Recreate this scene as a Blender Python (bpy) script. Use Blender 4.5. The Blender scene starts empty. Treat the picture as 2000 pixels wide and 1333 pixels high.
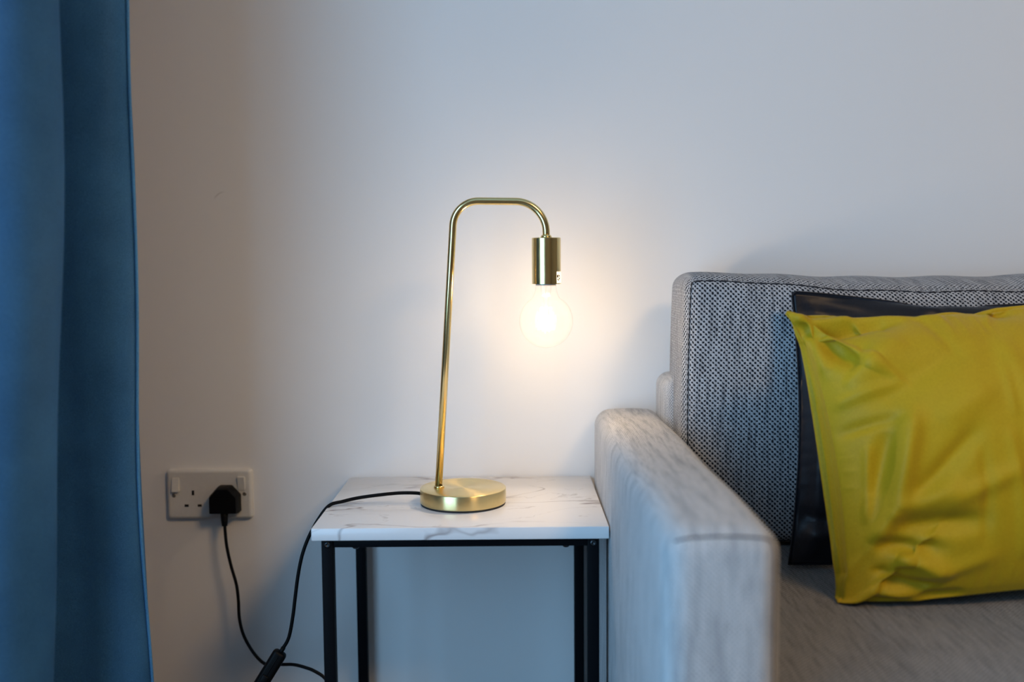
import bpy, bmesh, math, random
import numpy as np
from mathutils import Matrix, Vector

# ------------------------------------------------------------------ camera, world, light, exposure
S = bpy.context.scene
COL = S.collection
PI = math.pi
R = math.radians

CAM_D, CAM_H = 1.69, 0.863
PITCH, ROLL = R(4.4), R(0.45)
cam_data = bpy.data.cameras.new('camera')
cam = bpy.data.objects.new('camera', cam_data)
COL.objects.link(cam)
fwd = Vector((0, math.cos(PITCH), -math.sin(PITCH)))
up0 = Vector((0, math.sin(PITCH), math.cos(PITCH)))
rt0 = Vector((1, 0, 0))
rt = rt0 * math.cos(ROLL) - up0 * math.sin(ROLL)
up = rt0 * math.sin(ROLL) + up0 * math.cos(ROLL)
cam.matrix_world = Matrix(((rt.x, up.x, -fwd.x, 0), (rt.y, up.y, -fwd.y, -CAM_D), (rt.z, up.z, -fwd.z, CAM_H), (0, 0, 0, 1)))
cam_data.sensor_width = 36
cam_data.lens = 35
cam_data.clip_start = 0.02
cam_data.dof.use_dof = True
cam_data.dof.focus_distance = 1.50
cam_data.dof.aperture_fstop = 1.9
S.camera = cam

world = bpy.data.worlds.new('overcast_sky')
S.world = world
world.use_nodes = True
bg = world.node_tree.nodes['Background']
bg.inputs['Color'].default_value = (0.33, 0.64, 1.0, 1)
bg.inputs['Strength'].default_value = 5.3

vs = S.view_settings
vs.view_transform = 'Standard'
vs.look = 'None'
vs.exposure = 0.0
vs.gamma = 1.0
vs.use_curve_mapping = False
S.cycles.use_denoising = True
S.cycles.max_bounces = 8
S.cycles.diffuse_bounces = 4
S.cycles.transparent_max_bounces = 12
S.cycles.sample_clamp_indirect = 6.0
S.cycles.caustics_reflective = False
S.cycles.caustics_refractive = False

# room measures (metres): back wall at y = 0, floor at z = 0
RX0, RX1, RY0, RZ1 = -0.95, 4.6, -5.6, 2.5
WY0, WY1, WZ0, WZ1 = -3.35, -1.00, 0.06, 2.12      # window opening in the left wall

pl = bpy.data.lights.new('window_portal', 'AREA')   # guides sampling of the sky through the opening
pl.shape = 'RECTANGLE'
pl.size = WY1 - WY0
pl.size_y = WZ1 - WZ0
pl.cycles.is_portal = True
po = bpy.data.objects.new('window_portal', pl)
COL.objects.link(po)
po.matrix_world = Matrix(((0, 0, -1, RX0 - 0.08), (1, 0, 0, (WY0 + WY1) / 2), (0, -1, 0, (WZ0 + WZ1) / 2), (0, 0, 0, 1)))

LAMP_WARM = (1.0, 0.69, 0.40)
FILL_GLOW = 31.0          # strength of the added warm fill light overhead, out of view

# ------------------------------------------------------------------ materials
def nmat(name):
    m = bpy.data.materials.new(name)
    m.use_nodes = True
    nt = m.node_tree
    return m, nt, nt.nodes['Principled BSDF']

def node(nt, kind, **kw):
    n = nt.nodes.new(kind)
    for k, v in kw.items():
        if k.startswith('i_'):
            n.inputs[k[2:].replace('_', ' ')].default_value = v
        else:
            setattr(n, k, v)
    return n

def mth(nt, op, a, b=None, c=None):
    n = nt.nodes.new('ShaderNodeMath')
    n.operation = op
    for i, v in enumerate((a, b, c)):
        if v is None:
            continue
        if isinstance(v, (int, float)):
            n.inputs[i].default_value = v
        else:
            nt.links.new(v, n.inputs[i])
    return n.outputs[0]

def ramp(nt, fac, stops):
    n = nt.nodes.new('ShaderNodeValToRGB')
    el = n.color_ramp.elements
    while len(el) < len(stops):
        el.new(0.5)
    for e, (p, c) in zip(el, stops):
        e.position = p
        e.color = (*c, 1) if len(c) == 3 else c
    nt.links.new(fac, n.inputs['Fac'])
    return n.outputs['Color']

def mixc(nt, fac, a, b, blend='MIX'):
    n = nt.nodes.new('ShaderNodeMix')
    n.data_type = 'RGBA'
    n.blend_type = blend
    for sock, v in ((n.inputs[0], fac), (n.inputs[6], a), (n.inputs[7], b)):
        if isinstance(v, (int, float)):
            sock.default_value = v
        elif isinstance(v, tuple):
            sock.default_value = (*v, 1)
        else:
            nt.links.new(v, sock)
    return n.outputs[2]

def plain(name, col, rough=0.5, metal=0.0, bump=0.0, bscale=200, **kw):
    m, nt, p = nmat(name)
    p.inputs['Roughness'].default_value = rough
    p.inputs['Metallic'].default_value = metal
    for k, v in kw.items():
        p.inputs[k.replace('_', ' ')].default_value = v
    tc = node(nt, 'ShaderNodeTexCoord')
    nz = node(nt, 'ShaderNodeTexNoise', i_Scale=bscale, i_Detail=3.0)
    nt.links.new(tc.outputs['Object'], nz.inputs['Vector'])
    c2 = tuple(min(1, c * 1.06) for c in col)
    c1 = tuple(c * 0.94 for c in col)
    nt.links.new(mixc(nt, nz.outputs['Fac'], c1, c2), p.inputs['Base Color'])
    if bump:
        b = node(nt, 'ShaderNodeBump', i_Strength=bump, i_Distance=0.001)
        nt.links.new(nz.outputs['Fac'], b.inputs['Height'])
        nt.links.new(b.outputs['Normal'], p.inputs['Normal'])
    return m

M = {}
def wall_paint():
    m, nt, p = nmat('wall_paint')
    tc = node(nt, 'ShaderNodeTexCoord')
    n1 = node(nt, 'ShaderNodeTexNoise', i_Scale=1.3, i_Detail=3.0)
    n2 = node(nt, 'ShaderNodeTexNoise', i_Scale=160.0, i_Detail=4.0)
    for n in (n1, n2):
        nt.links.new(tc.outputs['Object'], n.inputs['Vector'])
    col = mixc(nt, n1.outputs['Fac'], (0.77, 0.765, 0.755), (0.81, 0.805, 0.795))
    # faint scuff mark left on the paint above the power outlet
    sep = node(nt, 'ShaderNodeSeparateXYZ')
    nt.links.new(tc.outputs['Object'], sep.inputs[0])
    dx = mth(nt, 'SUBTRACT', sep.outputs['X'], -0.4925)
    dz = mth(nt, 'SUBTRACT', sep.outputs['Z'], 0.985)
    al = mth(nt, 'ADD', mth(nt, 'MULTIPLY', dx, 0.82), mth(nt, 'MULTIPLY', dz, 0.57))
    ac = mth(nt, 'SUBTRACT', mth(nt, 'MULTIPLY', dz, 0.82), mth(nt, 'MULTIPLY', dx, 0.57))
    ac = mth(nt, 'ADD', ac, mth(nt, 'MULTIPLY', mth(nt, 'MULTIPLY', al, al), 25.0))
    d = mth(nt, 'ADD', mth(nt, 'POWER', mth(nt, 'ABSOLUTE', mth(nt, 'DIVIDE', al, 0.009)), 4.0),
            mth(nt, 'POWER', mth(nt, 'ABSOLUTE', mth(nt, 'DIVIDE', ac, 0.0012)), 2.0))
    msk = mth(nt, 'MULTIPLY', mth(nt, 'POWER', 2.718, mth(nt, 'MULTIPLY', d, -1.0)), 0.35)
    col = mixc(nt, msk, col, (0.33, 0.31, 0.28))
    nt.links.new(col, p.inputs['Base Color'])
    p.inputs['Roughness'].default_value = 0.75
    p.inputs['Specular IOR Level'].default_value = 0.25
    b = node(nt, 'ShaderNodeBump', i_Strength=0.12, i_Distance=0.0006)
    nt.links.new(n2.outputs['Fac'], b.inputs['Height'])
    nt.links.new(b.outputs['Normal'], p.inputs['Normal'])
    return m
M['wall'] = wall_paint()
M['taupe'] = plain('taupe_wall_paint', (0.42, 0.34, 0.26), 0.8)
M['ceiling'] = plain('ceiling_paint', (0.80, 0.80, 0.79), 0.85)
M['trim'] = plain('white_gloss_trim', (0.78, 0.78, 0.77), 0.35)
M['frame_upvc'] = plain('white_window_frame', (0.80, 0.80, 0.80), 0.3)

def floor_mat():
    m, nt, p = nmat('oak_floor')
    tc = node(nt, 'ShaderNodeTexCoord')
    mp = node(nt, 'ShaderNodeMapping')
    mp.inputs['Scale'].default_value = (2.0, 30.0, 1.0)
    nt.links.new(tc.outputs['Object'], mp.inputs[0])
    nz = node(nt, 'ShaderNodeTexNoise', i_Scale=1.0, i_Detail=6.0)
    nt.links.new(mp.outputs[0], nz.inputs['Vector'])
    nt.links.new(ramp(nt, nz.outputs['Fac'], [(0.3, (0.085, 0.062, 0.045)), (0.7, (0.13, 0.098, 0.072))]), p.inputs['Base Color'])
    p.inputs['Roughness'].default_value = 0.45
    return m
M['floor'] = floor_mat()

def glass_thin(name, haze=0.0, tint=(1, 1, 1), refl=0.85):
    m = bpy.data.materials.new(name)
    m.use_nodes = True
    nt = m.node_tree
    nt.nodes.remove(nt.nodes['Principled BSDF'])
    out = nt.nodes['Material Output']
    tr = node(nt, 'ShaderNodeBsdfTransparent')
    tr.inputs['Color'].default_value = (*tint, 1)
    gl = node(nt, 'ShaderNodeBsdfGlossy')
    gl.inputs['Roughness'].default_value = 0.03
    fr = node(nt, 'ShaderNodeLayerWeight')
    fr.inputs['Blend'].default_value = 0.5
    mx = node(nt, 'ShaderNodeMixShader')
    nt.links.new(mth(nt, 'MULTIPLY_ADD', mth(nt, 'POWER', fr.outputs['Facing'], 5.0), refl, 0.035), mx.inputs[0])
    nt.links.new(tr.outputs[0], mx.inputs[1])
    nt.links.new(gl.outputs[0], mx.inputs[2])
    last = mx
    if haze:
        tl = node(nt, 'ShaderNodeBsdfTranslucent')
        tl.inputs['Color'].default_value = (0.95, 0.93, 0.9, 1)
        m2 = node(nt, 'ShaderNodeMixShader')
        m2.inputs[0].default_value = haze
        nt.links.new(mx.outputs[0], m2.inputs[1])
        nt.links.new(tl.outputs[0], m2.inputs[2])
        last = m2
    nt.links.new(last.outputs[0], out.inputs['Surface'])
    return m
M['window_glass'] = glass_thin('window_glass', refl=0.35)
M['bulb_glass'] = glass_thin('bulb_glass', haze=0.012)

def emit(name, col, strength):
    m, nt, p = nmat(name)
    p.inputs['Base Color'].default_value = (*col, 1)
    p.inputs['Emission Color'].default_value = (*col, 1)
    p.inputs['Emission Strength'].default_value = strength
    return m
M['filament'] = emit('glowing_filament', (1.0, 0.78, 0.48), 55.0)

def brass(name, rough, aniso=0.0, radial=False):
    m, nt, p = nmat(name)
    p.inputs['Metallic'].default_value = 1.0
    p.inputs['Base Color'].default_value = (0.78, 0.60, 0.27, 1)
    p.inputs['Roughness'].default_value = rough
    p.inputs['Anisotropic'].default_value = aniso
    tc = node(nt, 'ShaderNodeTexCoord')
    if radial:
        tg = node(nt, 'ShaderNodeTangent')
        tg.direction_type = 'RADIAL'
        tg.axis = 'Z'
        nt.links.new(tg.outputs[0], p.inputs['Tangent'])
    nz = node(nt, 'ShaderNodeTexNoise', i_Scale=90.0, i_Detail=4.0)
    nt.links.new(tc.outputs['Object'], nz.inputs['Vector'])
    nt.links.new(mth(nt, 'MULTIPLY_ADD', nz.outputs['Fac'], 0.10, rough - 0.05), p.inputs['Roughness'])
    nt.links.new(mixc(nt, nz.outputs['Fac'], (0.82, 0.63, 0.28), (0.90, 0.72, 0.35)), p.inputs['Base Color'])
    return m
M['brass'] = brass('brushed_brass', 0.19)
M['brass_base'] = brass('spun_brass', 0.30, 0.85, True)
M['brass_base'].node_tree.nodes['Principled BSDF'].inputs['Anisotropic Rotation'].default_value = 0.25

def marble():
    m, nt, p = nmat('white_marble_laminate')
    tc = node(nt, 'ShaderNodeTexCoord')
    mp = node(nt, 'ShaderNodeMapping')
    mp.inputs['Rotation'].default_value = (0, 0, R(-28))
    mp.inputs['Scale'].default_value = (3.2, 8.5, 3.2)
    nt.links.new(tc.outputs['Object'], mp.inputs[0])
    def vein(scale, det, dist, w, off):
        mo = node(nt, 'ShaderNodeMapping')
        mo.inputs['Location'].default_value = off
        nt.links.new(mp.outputs[0], mo.inputs[0])
        n = node(nt, 'ShaderNodeTexNoise', i_Scale=scale, i_Detail=det, i_Distortion=dist)
        nt.links.new(mo.outputs[0], n.inputs['Vector'])
        a = mth(nt, 'ABSOLUTE', mth(nt, 'SUBTRACT', n.outputs['Fac'], 0.5))
        return mth(nt, 'SUBTRACT', 1.0, mth(nt, 'MINIMUM', mth(nt, 'DIVIDE', a, w), 1.0))
    v1 = vein(0.9, 4.0, 0.5, 0.013, (3.1, 0.4, 0))
    v2 = vein(1.5, 5.0, 0.8, 0.007, (7.7, 2.4, 0))
    msk = node(nt, 'ShaderNodeTexNoise', i_Scale=2.0, i_Detail=2.0)
    nt.links.new(mp.outputs[0], msk.inputs['Vector'])
    mk = mth(nt, 'MULTIPLY', mth(nt, 'SUBTRACT', msk.outputs['Fac'], 0.36), 4.0)
    mk = mth(nt, 'MINIMUM', mth(nt, 'MAXIMUM', mk, 0.0), 1.0)
    v = mth(nt, 'MULTIPLY', mth(nt, 'MAXIMUM', v1, mth(nt, 'MULTIPLY', v2, 0.6)), mk)
    cl = node(nt, 'ShaderNodeTexNoise', i_Scale=5.0, i_Detail=3.0)
    nt.links.new(tc.outputs['Object'], cl.inputs['Vector'])
    base = mixc(nt, cl.outputs['Fac'], (0.76, 0.75, 0.75), (0.84, 0.835, 0.83))
    nt.links.new(mixc(nt, mth(nt, 'MULTIPLY', v, 0.9), base, (0.30, 0.25, 0.24)), p.inputs['Base Color'])
    p.inputs['Roughness'].default_value = 0.22
    return m
M['marble'] = marble()
M['black_metal'] = plain('black_powder_coated_steel', (0.004, 0.0045, 0.006), 0.5, bump=0.1, bscale=900, Specular_IOR_Level=0.05)
M['bolt_metal'] = plain('dark_bolt', (0.05, 0.055, 0.06), 0.28, metal=0.9)
M['black_plastic'] = plain('black_plastic', (0.003, 0.003, 0.0035), 0.45, Specular_IOR_Level=0.12)
M['black_rubber'] = plain('black_rubber', (0.012, 0.012, 0.012), 0.6)
M['white_plastic'] = plain('white_socket_plastic', (0.66, 0.645, 0.61), 0.32)
M['hole'] = plain('dark_socket_hole', (0.006, 0.005, 0.004), 0.7)
M['screw'] = plain('steel_screw', (0.22, 0.20, 0.17), 0.4, metal=0.8)
M['paper'] = plain('white_paper_label', (0.75, 0.75, 0.74), 0.6)
M['ink'] = plain('black_ink', (0.01, 0.01, 0.012), 0.6)
M['thread'] = plain('dark_seam_thread', (0.018, 0.02, 0.026), 0.9)
M['dark_wood'] = plain('dark_wood_leg', (0.05, 0.03, 0.02), 0.4)
M['zip_metal'] = plain('zip_metal', (0.35, 0.36, 0.38), 0.3, metal=1.0)

def weave(name, light, dark, pitch, thr, soft, streak_axis, rough_amp=0.25, streak=0.22, fine=1.0, sscale=(230.0, 16.0), coarse=0.0):
    """woven upholstery: pale yarn lattice over dark ground, laid out in metres through the UV map"""
    m, nt, p = nmat(name)
    uv = node(nt, 'ShaderNodeUVMap')
    uv.uv_map = 'UVMap'
    wob = node(nt, 'ShaderNodeTexNoise', i_Scale=180.0, i_Detail=2.0)
    nt.links.new(uv.outputs[0], wob.inputs['Vector'])
    sep = node(nt, 'ShaderNodeSeparateXYZ')
    nt.links.new(uv.outputs[0], sep.inputs[0])
    u, v = sep.outputs['X'], sep.outputs['Y']
    w = mth(nt, 'MULTIPLY', mth(nt, 'SUBTRACT', wob.outputs['Fac'], 0.5), pitch * 0.55)
    a = mth(nt, 'DIVIDE', mth(nt, 'ADD', mth(nt, 'ADD', u, v), w), pitch)
    b = mth(nt, 'DIVIDE', mth(nt, 'SUBTRACT', mth(nt, 'SUBTRACT', u, v), w), pitch)
    ca = mth(nt, 'COSINE', mth(nt, 'MULTIPLY', a, 2 * PI))
    cb = mth(nt, 'COSINE', mth(nt, 'MULTIPLY', b, 2 * PI))
    val = mth(nt, 'ADD', 0.5, mth(nt, 'ADD', mth(nt, 'MULTIPLY', ca, 0.28), mth(nt, 'MULTIPLY', cb, 0.21)))
    mp = node(nt, 'ShaderNodeMapping')
    mp.inputs['Scale'].default_value = (sscale[0], sscale[1], 1.0)
    nt.links.new(uv.outputs[0], mp.inputs[0])
    st = node(nt, 'ShaderNodeTexNoise', i_Scale=1.0, i_Detail=4.0, i_Roughness=0.6)
    nt.links.new(mp.outputs[0], st.inputs['Vector'])
    sv = mth(nt, 'SUBTRACT', st.outputs['Fac'], 0.5)
    val2 = mth(nt, 'ADD', val, mth(nt, 'MULTIPLY', sv, streak * 2))
    mr = node(nt, 'ShaderNodeMapRange')
    mr.interpolation_type = 'SMOOTHSTEP'
    mr.inputs['From Min'].default_value = thr - soft
    mr.inputs['From Max'].default_value = thr + soft
    nt.links.new(val2, mr.inputs['Value'])
    n3 = node(nt, 'ShaderNodeTexNoise', i_Scale=420.0, i_Detail=3.0)
    nt.links.new(uv.outputs[0], n3.inputs['Vector'])
    lite = mixc(nt, n3.outputs['Fac'], tuple(c * (1 - rough_amp) for c in light), tuple(min(1, c * (1 + rough_amp)) for c in light))
    lite = mixc(nt, mth(nt, 'MINIMUM', mth(nt, 'MAXIMUM', mth(nt, 'MULTIPLY', sv, 1.8 * fine), 0.0), 1.0), lite, dark)
    if coarse:      # slubby yarn: broad darker streaks
        mp2 = node(nt, 'ShaderNodeMapping')
        mp2.inputs['Scale'].default_value = (105.0, 9.0, 1.0)
        nt.links.new(uv.outputs[0], mp2.inputs[0])
        s2 = node(nt, 'ShaderNodeTexNoise', i_Scale=1.0, i_Detail=3.0)
        nt.links.new(mp2.outputs[0], s2.inputs['Vector'])
        cf = mth(nt, 'MULTIPLY', mth(nt, 'SUBTRACT', s2.outputs['Fac'], 0.47), coarse)
        lite = mixc(nt, mth(nt, 'MINIMUM', mth(nt, 'MAXIMUM', cf, 0.0), 0.75), lite, dark)
    nt.links.new(mixc(nt, mr.outputs[0], lite, dark), p.inputs['Base Color'])
    p.inputs['Roughness'].default_value = 0.9
    p.inputs['Specular IOR Level'].default_value = 0.15
    p.inputs['Sheen Weight'].default_value = 0.12
    bp = node(nt, 'ShaderNodeBump', i_Strength=0.5, i_Distance=0.0012)
    nt.links.new(mth(nt, 'SUBTRACT', 1.0, val2), bp.inputs['Height'])
    nt.links.new(bp.outputs['Normal'], p.inputs['Normal'])
    return m
M['weave_back'] = weave('grey_basket_weave', (0.44, 0.445, 0.46), (0.014, 0.017, 0.024), 0.0076, 0.60, 0.14, 'v', streak=0.20, coarse=1.2)
M['weave_arm'] = weave('pale_grey_weave', (0.54, 0.535, 0.53), (0.11, 0.12, 0.14), 0.0050, 0.74, 0.22, 'v', streak=0.22, fine=0.8, sscale=(330.0, 26.0), coarse=1.8)
M['weave_seat'] = weave('grey_seat_weave', (0.25, 0.245, 0.24), (0.035, 0.035, 0.04), 0.0060, 0.62, 0.20, 'v', streak=0.30)

def velvet(name, c1, c2, sheen, tint, rough=0.55, scale=900.0, srough=0.35, bump=0.25):
    m, nt, p = nmat(name)
    tc = node(nt, 'ShaderNodeTexCoord')
    nz = node(nt, 'ShaderNodeTexNoise', i_Scale=scale, i_Detail=3.0)
    n2 = node(nt, 'ShaderNodeTexNoise', i_Scale=9.0, i_Detail=3.0)
    for n in (nz, n2):
        nt.links.new(tc.outputs['Object'], n.inputs['Vector'])
    f = mth(nt, 'ADD', mth(nt, 'MULTIPLY', nz.outputs['Fac'], 0.6), mth(nt, 'MULTIPLY', n2.outputs['Fac'], 0.4))
    nt.links.new(ramp(nt, f, [(0.3, c1), (0.7, c2)]), p.inputs['Base Color'])
    p.inputs['Roughness'].default_value = rough
    p.inputs['Specular IOR Level'].default_value = 0.2
    p.inputs['Sheen Weight'].default_value = sheen
    p.inputs['Sheen Roughness'].default_value = srough
    p.inputs['Sheen Tint'].default_value = (*tint, 1)
    b = node(nt, 'ShaderNodeBump', i_Strength=bump, i_Distance=0.0008)
    nt.links.new(nz.outputs['Fac'], b.inputs['Height'])
    nt.links.new(b.outputs['Normal'], p.inputs['Normal'])
    return m
M['curtain'] = velvet('blue_velvet', (0.050, 0.185, 0.41), (0.12, 0.39, 0.72), 0.08, (0.55, 0.70, 0.9))
M['yellow'] = velvet('mustard_velvet', (0.39, 0.26, 0.006), (0.51, 0.345, 0.012), 0.15, (0.95, 0.9, 0.7), rough=0.55, scale=500.0, bump=0.1)
M['navy'] = velvet('black_satin', (0.008, 0.009, 0.013), (0.014, 0.016, 0.022), 0.1, (0.5, 0.6, 0.8), rough=0.4, scale=400.0, bump=0.1)

# ------------------------------------------------------------------ mesh helpers (all vertices in world metres)
def link(name, me, mat, parent=None, origin=None, smooth=True, angle=None):
    o = bpy.data.objects.new(name, me)
    COL.objects.link(o)
    if mat is not None:
        me.materials.append(mat)
    if parent is not None:
        o.parent = parent
        org = WORLD[parent.name]
        WORLD[o.name] = org
        me.transform(Matrix.Translation(-Vector(org)))
    else:
        org = Vector(origin) if origin is not None else Vector((0, 0, 0))
        WORLD[o.name] = org
        me.transform(Matrix.Translation(-org))
        o.location = org
    if smooth:
        me.polygons.foreach_set('use_smooth', [True] * len(me.polygons))
        if angle:
            me.set_sharp_from_angle(angle=R(angle))
    me.update()
    return o
WORLD = {}

def thing(name, label, cat, loc, group=None):
    o = bpy.data.objects.new(name, None)
    COL.objects.link(o)
    o.empty_display_size = 0.05
    o.location = loc
    WORLD[o.name] = Vector(loc)
    tag(o, label, cat, group)
    return o

def tag(o, label=None, cat=None, group=None, kind=None):
    if label: o['label'] = label
    if cat: o['category'] = cat
    if group: o['group'] = group
    if kind: o['kind'] = kind
    return o

def pyd(verts, faces):
    me = bpy.data.meshes.new('m')
    me.from_pydata([tuple(v) for v in verts], [], faces)
    me.validate()
    me.update()
    return me

def bm_mesh(bm):
    bmesh.ops.recalc_face_normals(bm, faces=bm.faces)
    me = bpy.data.meshes.new('m')
    bm.to_mesh(me)
    bm.free()
    return me

def box_bm(bm, x0, x1, y0, y1, z0, z1, bev=0.0, seg=2):
    r = bmesh.ops.create_cube(bm, size=1.0)
    vs_ = r['verts']
    for v in vs_:
        v.co = Vector(((x0 + x1) / 2 + v.co.x * (x1 - x0), (y0 + y1) / 2 + v.co.y * (y1 - y0), (z0 + z1) / 2 + v.co.z * (z1 - z0)))
    if bev:
        ed = set(e for v in vs_ for e in v.link_edges)
        bmesh.ops.bevel(bm, geom=list(ed), offset=bev, segments=seg, profile=0.5, affect='EDGES')

def box(x0, x1, y0, y1, z0, z1, bev=0.0, seg=2):
    bm = bmesh.new()
    box_bm(bm, x0, x1, y0, y1, z0, z1, bev, seg)
    return bm_mesh(bm)

def boxes(lst, bev=0.0):
    bm = bmesh.new()
    for b in lst:
        box_bm(bm, *b, bev=bev)
    return bm_mesh(bm)

def lathe(profile, c, n=64, axis='z', closed=False):
    """profile: list of (radius, height) turned about a vertical axis through c"""
    V, Fc = [], []
    for (r, h) in profile:
        for k in range(n):
            a = 2 * PI * k / n
            V.append((c[0] + r * math.cos(a), c[1] + r * math.sin(a), c[2] + h))
    m = len(profile)
    for i in range(m - 1):
        for k in range(n):
            k2 = (k + 1) % n
            Fc.append((i * n + k, i * n + k2, (i + 1) * n + k2, (i + 1) * n + k))
    bm = bmesh.new()
    bv = [bm.verts.new(v) for v in V]
    for f in Fc:
        bm.faces.new([bv[i] for i in f])
    bmesh.ops.remove_doubles(bm, verts=bm.verts, dist=1e-6)
    bmesh.ops.dissolve_degenerate(bm, edges=bm.edges, dist=1e-7)
    return bm_mesh(bm)

def catmull(pts, per=12):
    P = [np.array(p, float) for p in pts]
    P = [2 * P[0] - P[1]] + P + [2 * P[-1] - P[-2]]
    out = []
    for i in range(1, len(P) - 2):
        for k in range(per):
            t = k / per
            a, b, c, d = P[i - 1], P[i], P[i + 1], P[i + 2]
            out.append(0.5 * (2 * b + (c - a) * t + (2 * a - 5 * b + 4 * c - d) * t * t + (3 * b - a - 3 * c + d) * t ** 3))
    out.append(P[-2])
    return out

def tube(path, r, n=16, cap=True, closed=False):
    path = [Vector(p) for p in path]
    N = len(path)
    V, Fc = [], []
    nrm = None
    for i, p in enumerate(path):
        if closed:
            t = (path[(i + 1) % N] - path[i - 1]).normalized()
        else:
            t = (path[min(i + 1, N - 1)] - path[max(i - 1, 0)]).normalized()
        if nrm is None:
            ref = Vector((0, 1, 0)) if abs(t.y) < 0.9 else Vector((1, 0, 0))
            nrm = (ref - t * ref.dot(t)).normalized()
        else:
            nrm = (nrm - t * nrm.dot(t)).normalized()
        bn = t.cross(nrm)
        rr = r[i] if isinstance(r, (list, tuple)) else r
        for k in range(n):
            a = 2 * PI * k / n
            V.append(p + nrm * math.cos(a) * rr + bn * math.sin(a) * rr)
    for i in range(N if closed else N - 1):
        j = (i + 1) % N
        for k in range(n):
            k2 = (k + 1) % n
            Fc.append((i * n + k, i * n + k2, j * n + k2, j * n + k))
    if cap and not closed:
        Fc.append(tuple(range(n))[::-1])
        Fc.append(tuple((N - 1) * n + k for k in range(n)))
    bm = bmesh.new()
    bv = [bm.verts.new(v) for v in V]
    for f in Fc:
        bm.faces.new([bv[i] for i in f])
    return bm_mesh(bm)

def fillet(pts, radii, seg=14):
    """polyline with rounded corners"""
    out = [Vector(pts[0])]
    for i in range(1, len(pts) - 1):
        a, b, c = Vector(pts[i - 1]), Vector(pts[i]), Vector(pts[i + 1])
        d1, d2 = (a - b).normalized(), (c - b).normalized()
        ang = d1.angle(d2)
        L = radii[i - 1] / math.tan(ang / 2)
        bis = (d1 + d2).normalized()
        cen = b + bis * radii[i - 1] / math.sin(ang / 2)
        s, e = b + d1 * L - cen, b + d2 * L - cen
        tot = s.angle(e)
        for k in range(seg + 1):
            t = k / seg
            w = (s * math.sin((1 - t) * tot) + e * math.sin(t * tot)) / math.sin(tot)
            out.append(cen + w)
    out.append(Vector(pts[-1]))
    return out

class Soft:
    """upholstered block: rounded box with optional deformation, box-mapped UVs in metres"""
    def __init__(self, lo, hi, r, deform=None):
        self.lo, self.hi, self.r = np.array(lo, float), np.array(hi, float), r
        self.deform = deform
    def map(self, P):
        P = np.asarray(P, float)
        c, h = (self.lo + self.hi) / 2, (self.hi - self.lo) / 2
        q = P - c
        inner = np.clip(q, -(h - self.r), h - self.r)
        d = q - inner
        ln = np.linalg.norm(d, axis=-1, keepdims=True)
        q = inner + np.where(ln > 1e-9, d / np.maximum(ln, 1e-9) * np.minimum(ln, self.r), 0)
        W = q + c
        if self.deform:
            W = self.deform(W, q / h)
        return W
    def mesh(self, step=0.012, uvflip=False):
        lo, hi, r = self.lo, self.hi, self.r
        def ticks(a, b):
            n = max(2, int((b - a - 2 * r) / step))
            k = 5
            ang = np.linspace(0, PI / 4, k + 1)
            e = r * (1 - np.tan(ang[::-1]))
            return np.concatenate([a + e[:-1], np.linspace(a + r, b - r, n + 1), (b - e[::-1])[1:]])
        T = [ticks(lo[i], hi[i]) for i in range(3)]
        bm = bmesh.new()
        uvl = bm.loops.layers.uv.new('UVMap')
        for ax in range(3):
            b_, c_ = (ax + 1) % 3, (ax + 2) % 3
            for side in (0, 1):
                A, B = np.meshgrid(T[b_], T[c_], indexing='ij')
                P = np.zeros(A.shape + (3,))
                P[..., b_], P[..., c_] = A, B
                P[..., ax] = hi[ax] if side else lo[ax]
                W = self.map(P.reshape(-1, 3)).reshape(P.shape)
                bv = [[bm.verts.new(W[i, j]) for j in range(A.shape[1])] for i in range(A.shape[0])]
                # uv: x faces (y,z), y faces (x,z), z faces (x,y)
                ua, va = {0: (1, 2), 1: (0, 2), 2: (0, 1)}[ax]
                for i in range(A.shape[0] - 1):
                    for j in range(A.shape[1] - 1):
                        idx = [(i, j), (i + 1, j), (i + 1, j + 1), (i, j + 1)]
                        if not side:
                            idx = idx[::-1]
                        f = bm.faces.new([bv[p][q] for p, q in idx])
                        for lp, (p, q) in zip(f.loops, idx):
                            lp[uvl].uv = (P[p, q, ua], P[p, q, va])
        bmesh.ops.remove_doubles(bm, verts=bm.verts, dist=1e-5)
        return bm_mesh(bm)

# ------------------------------------------------------------------ the room
T_ = 0.12
tag(link('wall_back', box(RX0 - T_ - 0.1, RX1 + T_, 0.0, T_, 0.0, RZ1), M['wall'], smooth=False), kind='structure')
tag(link('wall_right', box(RX1, RX1 + T_, RY0, 0.0, 0.0, RZ1), M['taupe'], smooth=False), kind='structure')
tag(link('wall_front', box(RX0 - T_ - 0.1, RX1 + T_, RY0 - T_, RY0, 0.0, RZ1), M['taupe'], smooth=False), kind='structure')
LX0 = RX0 - 0.075
tag(link('wall_left', boxes([(LX0, RX0, RY0, WY0, 0, RZ1), (LX0, RX0, WY1, 0.0, 0, RZ1),
                             (LX0, RX0, WY0, WY1, 0, WZ0), (LX0, RX0, WY0, WY1, WZ1, RZ1)]), M['wall'], smooth=False), kind='structure')
tag(link('floor', box(LX0, RX1 + T_, RY0 - T_, T_, -0.1, 0.0), M['floor'], smooth=False), kind='structure')
tag(link('ceiling', box(LX0, RX1 + T_, RY0 - T_, T_, RZ1, RZ1 + 0.1), M['ceiling'], smooth=False), kind='structure')
tag(link('baseboard_back', box(RX0, RX1, -0.012, 0.0, 0.0, 0.085, 0.003), M['trim'], smooth=False), kind='structure')
tag(link('baseboard_right', box(RX1 - 0.012, RX1, RY0, -0.012, 0.0, 0.085, 0.003), M['trim'], smooth=False), kind='structure')

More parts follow.
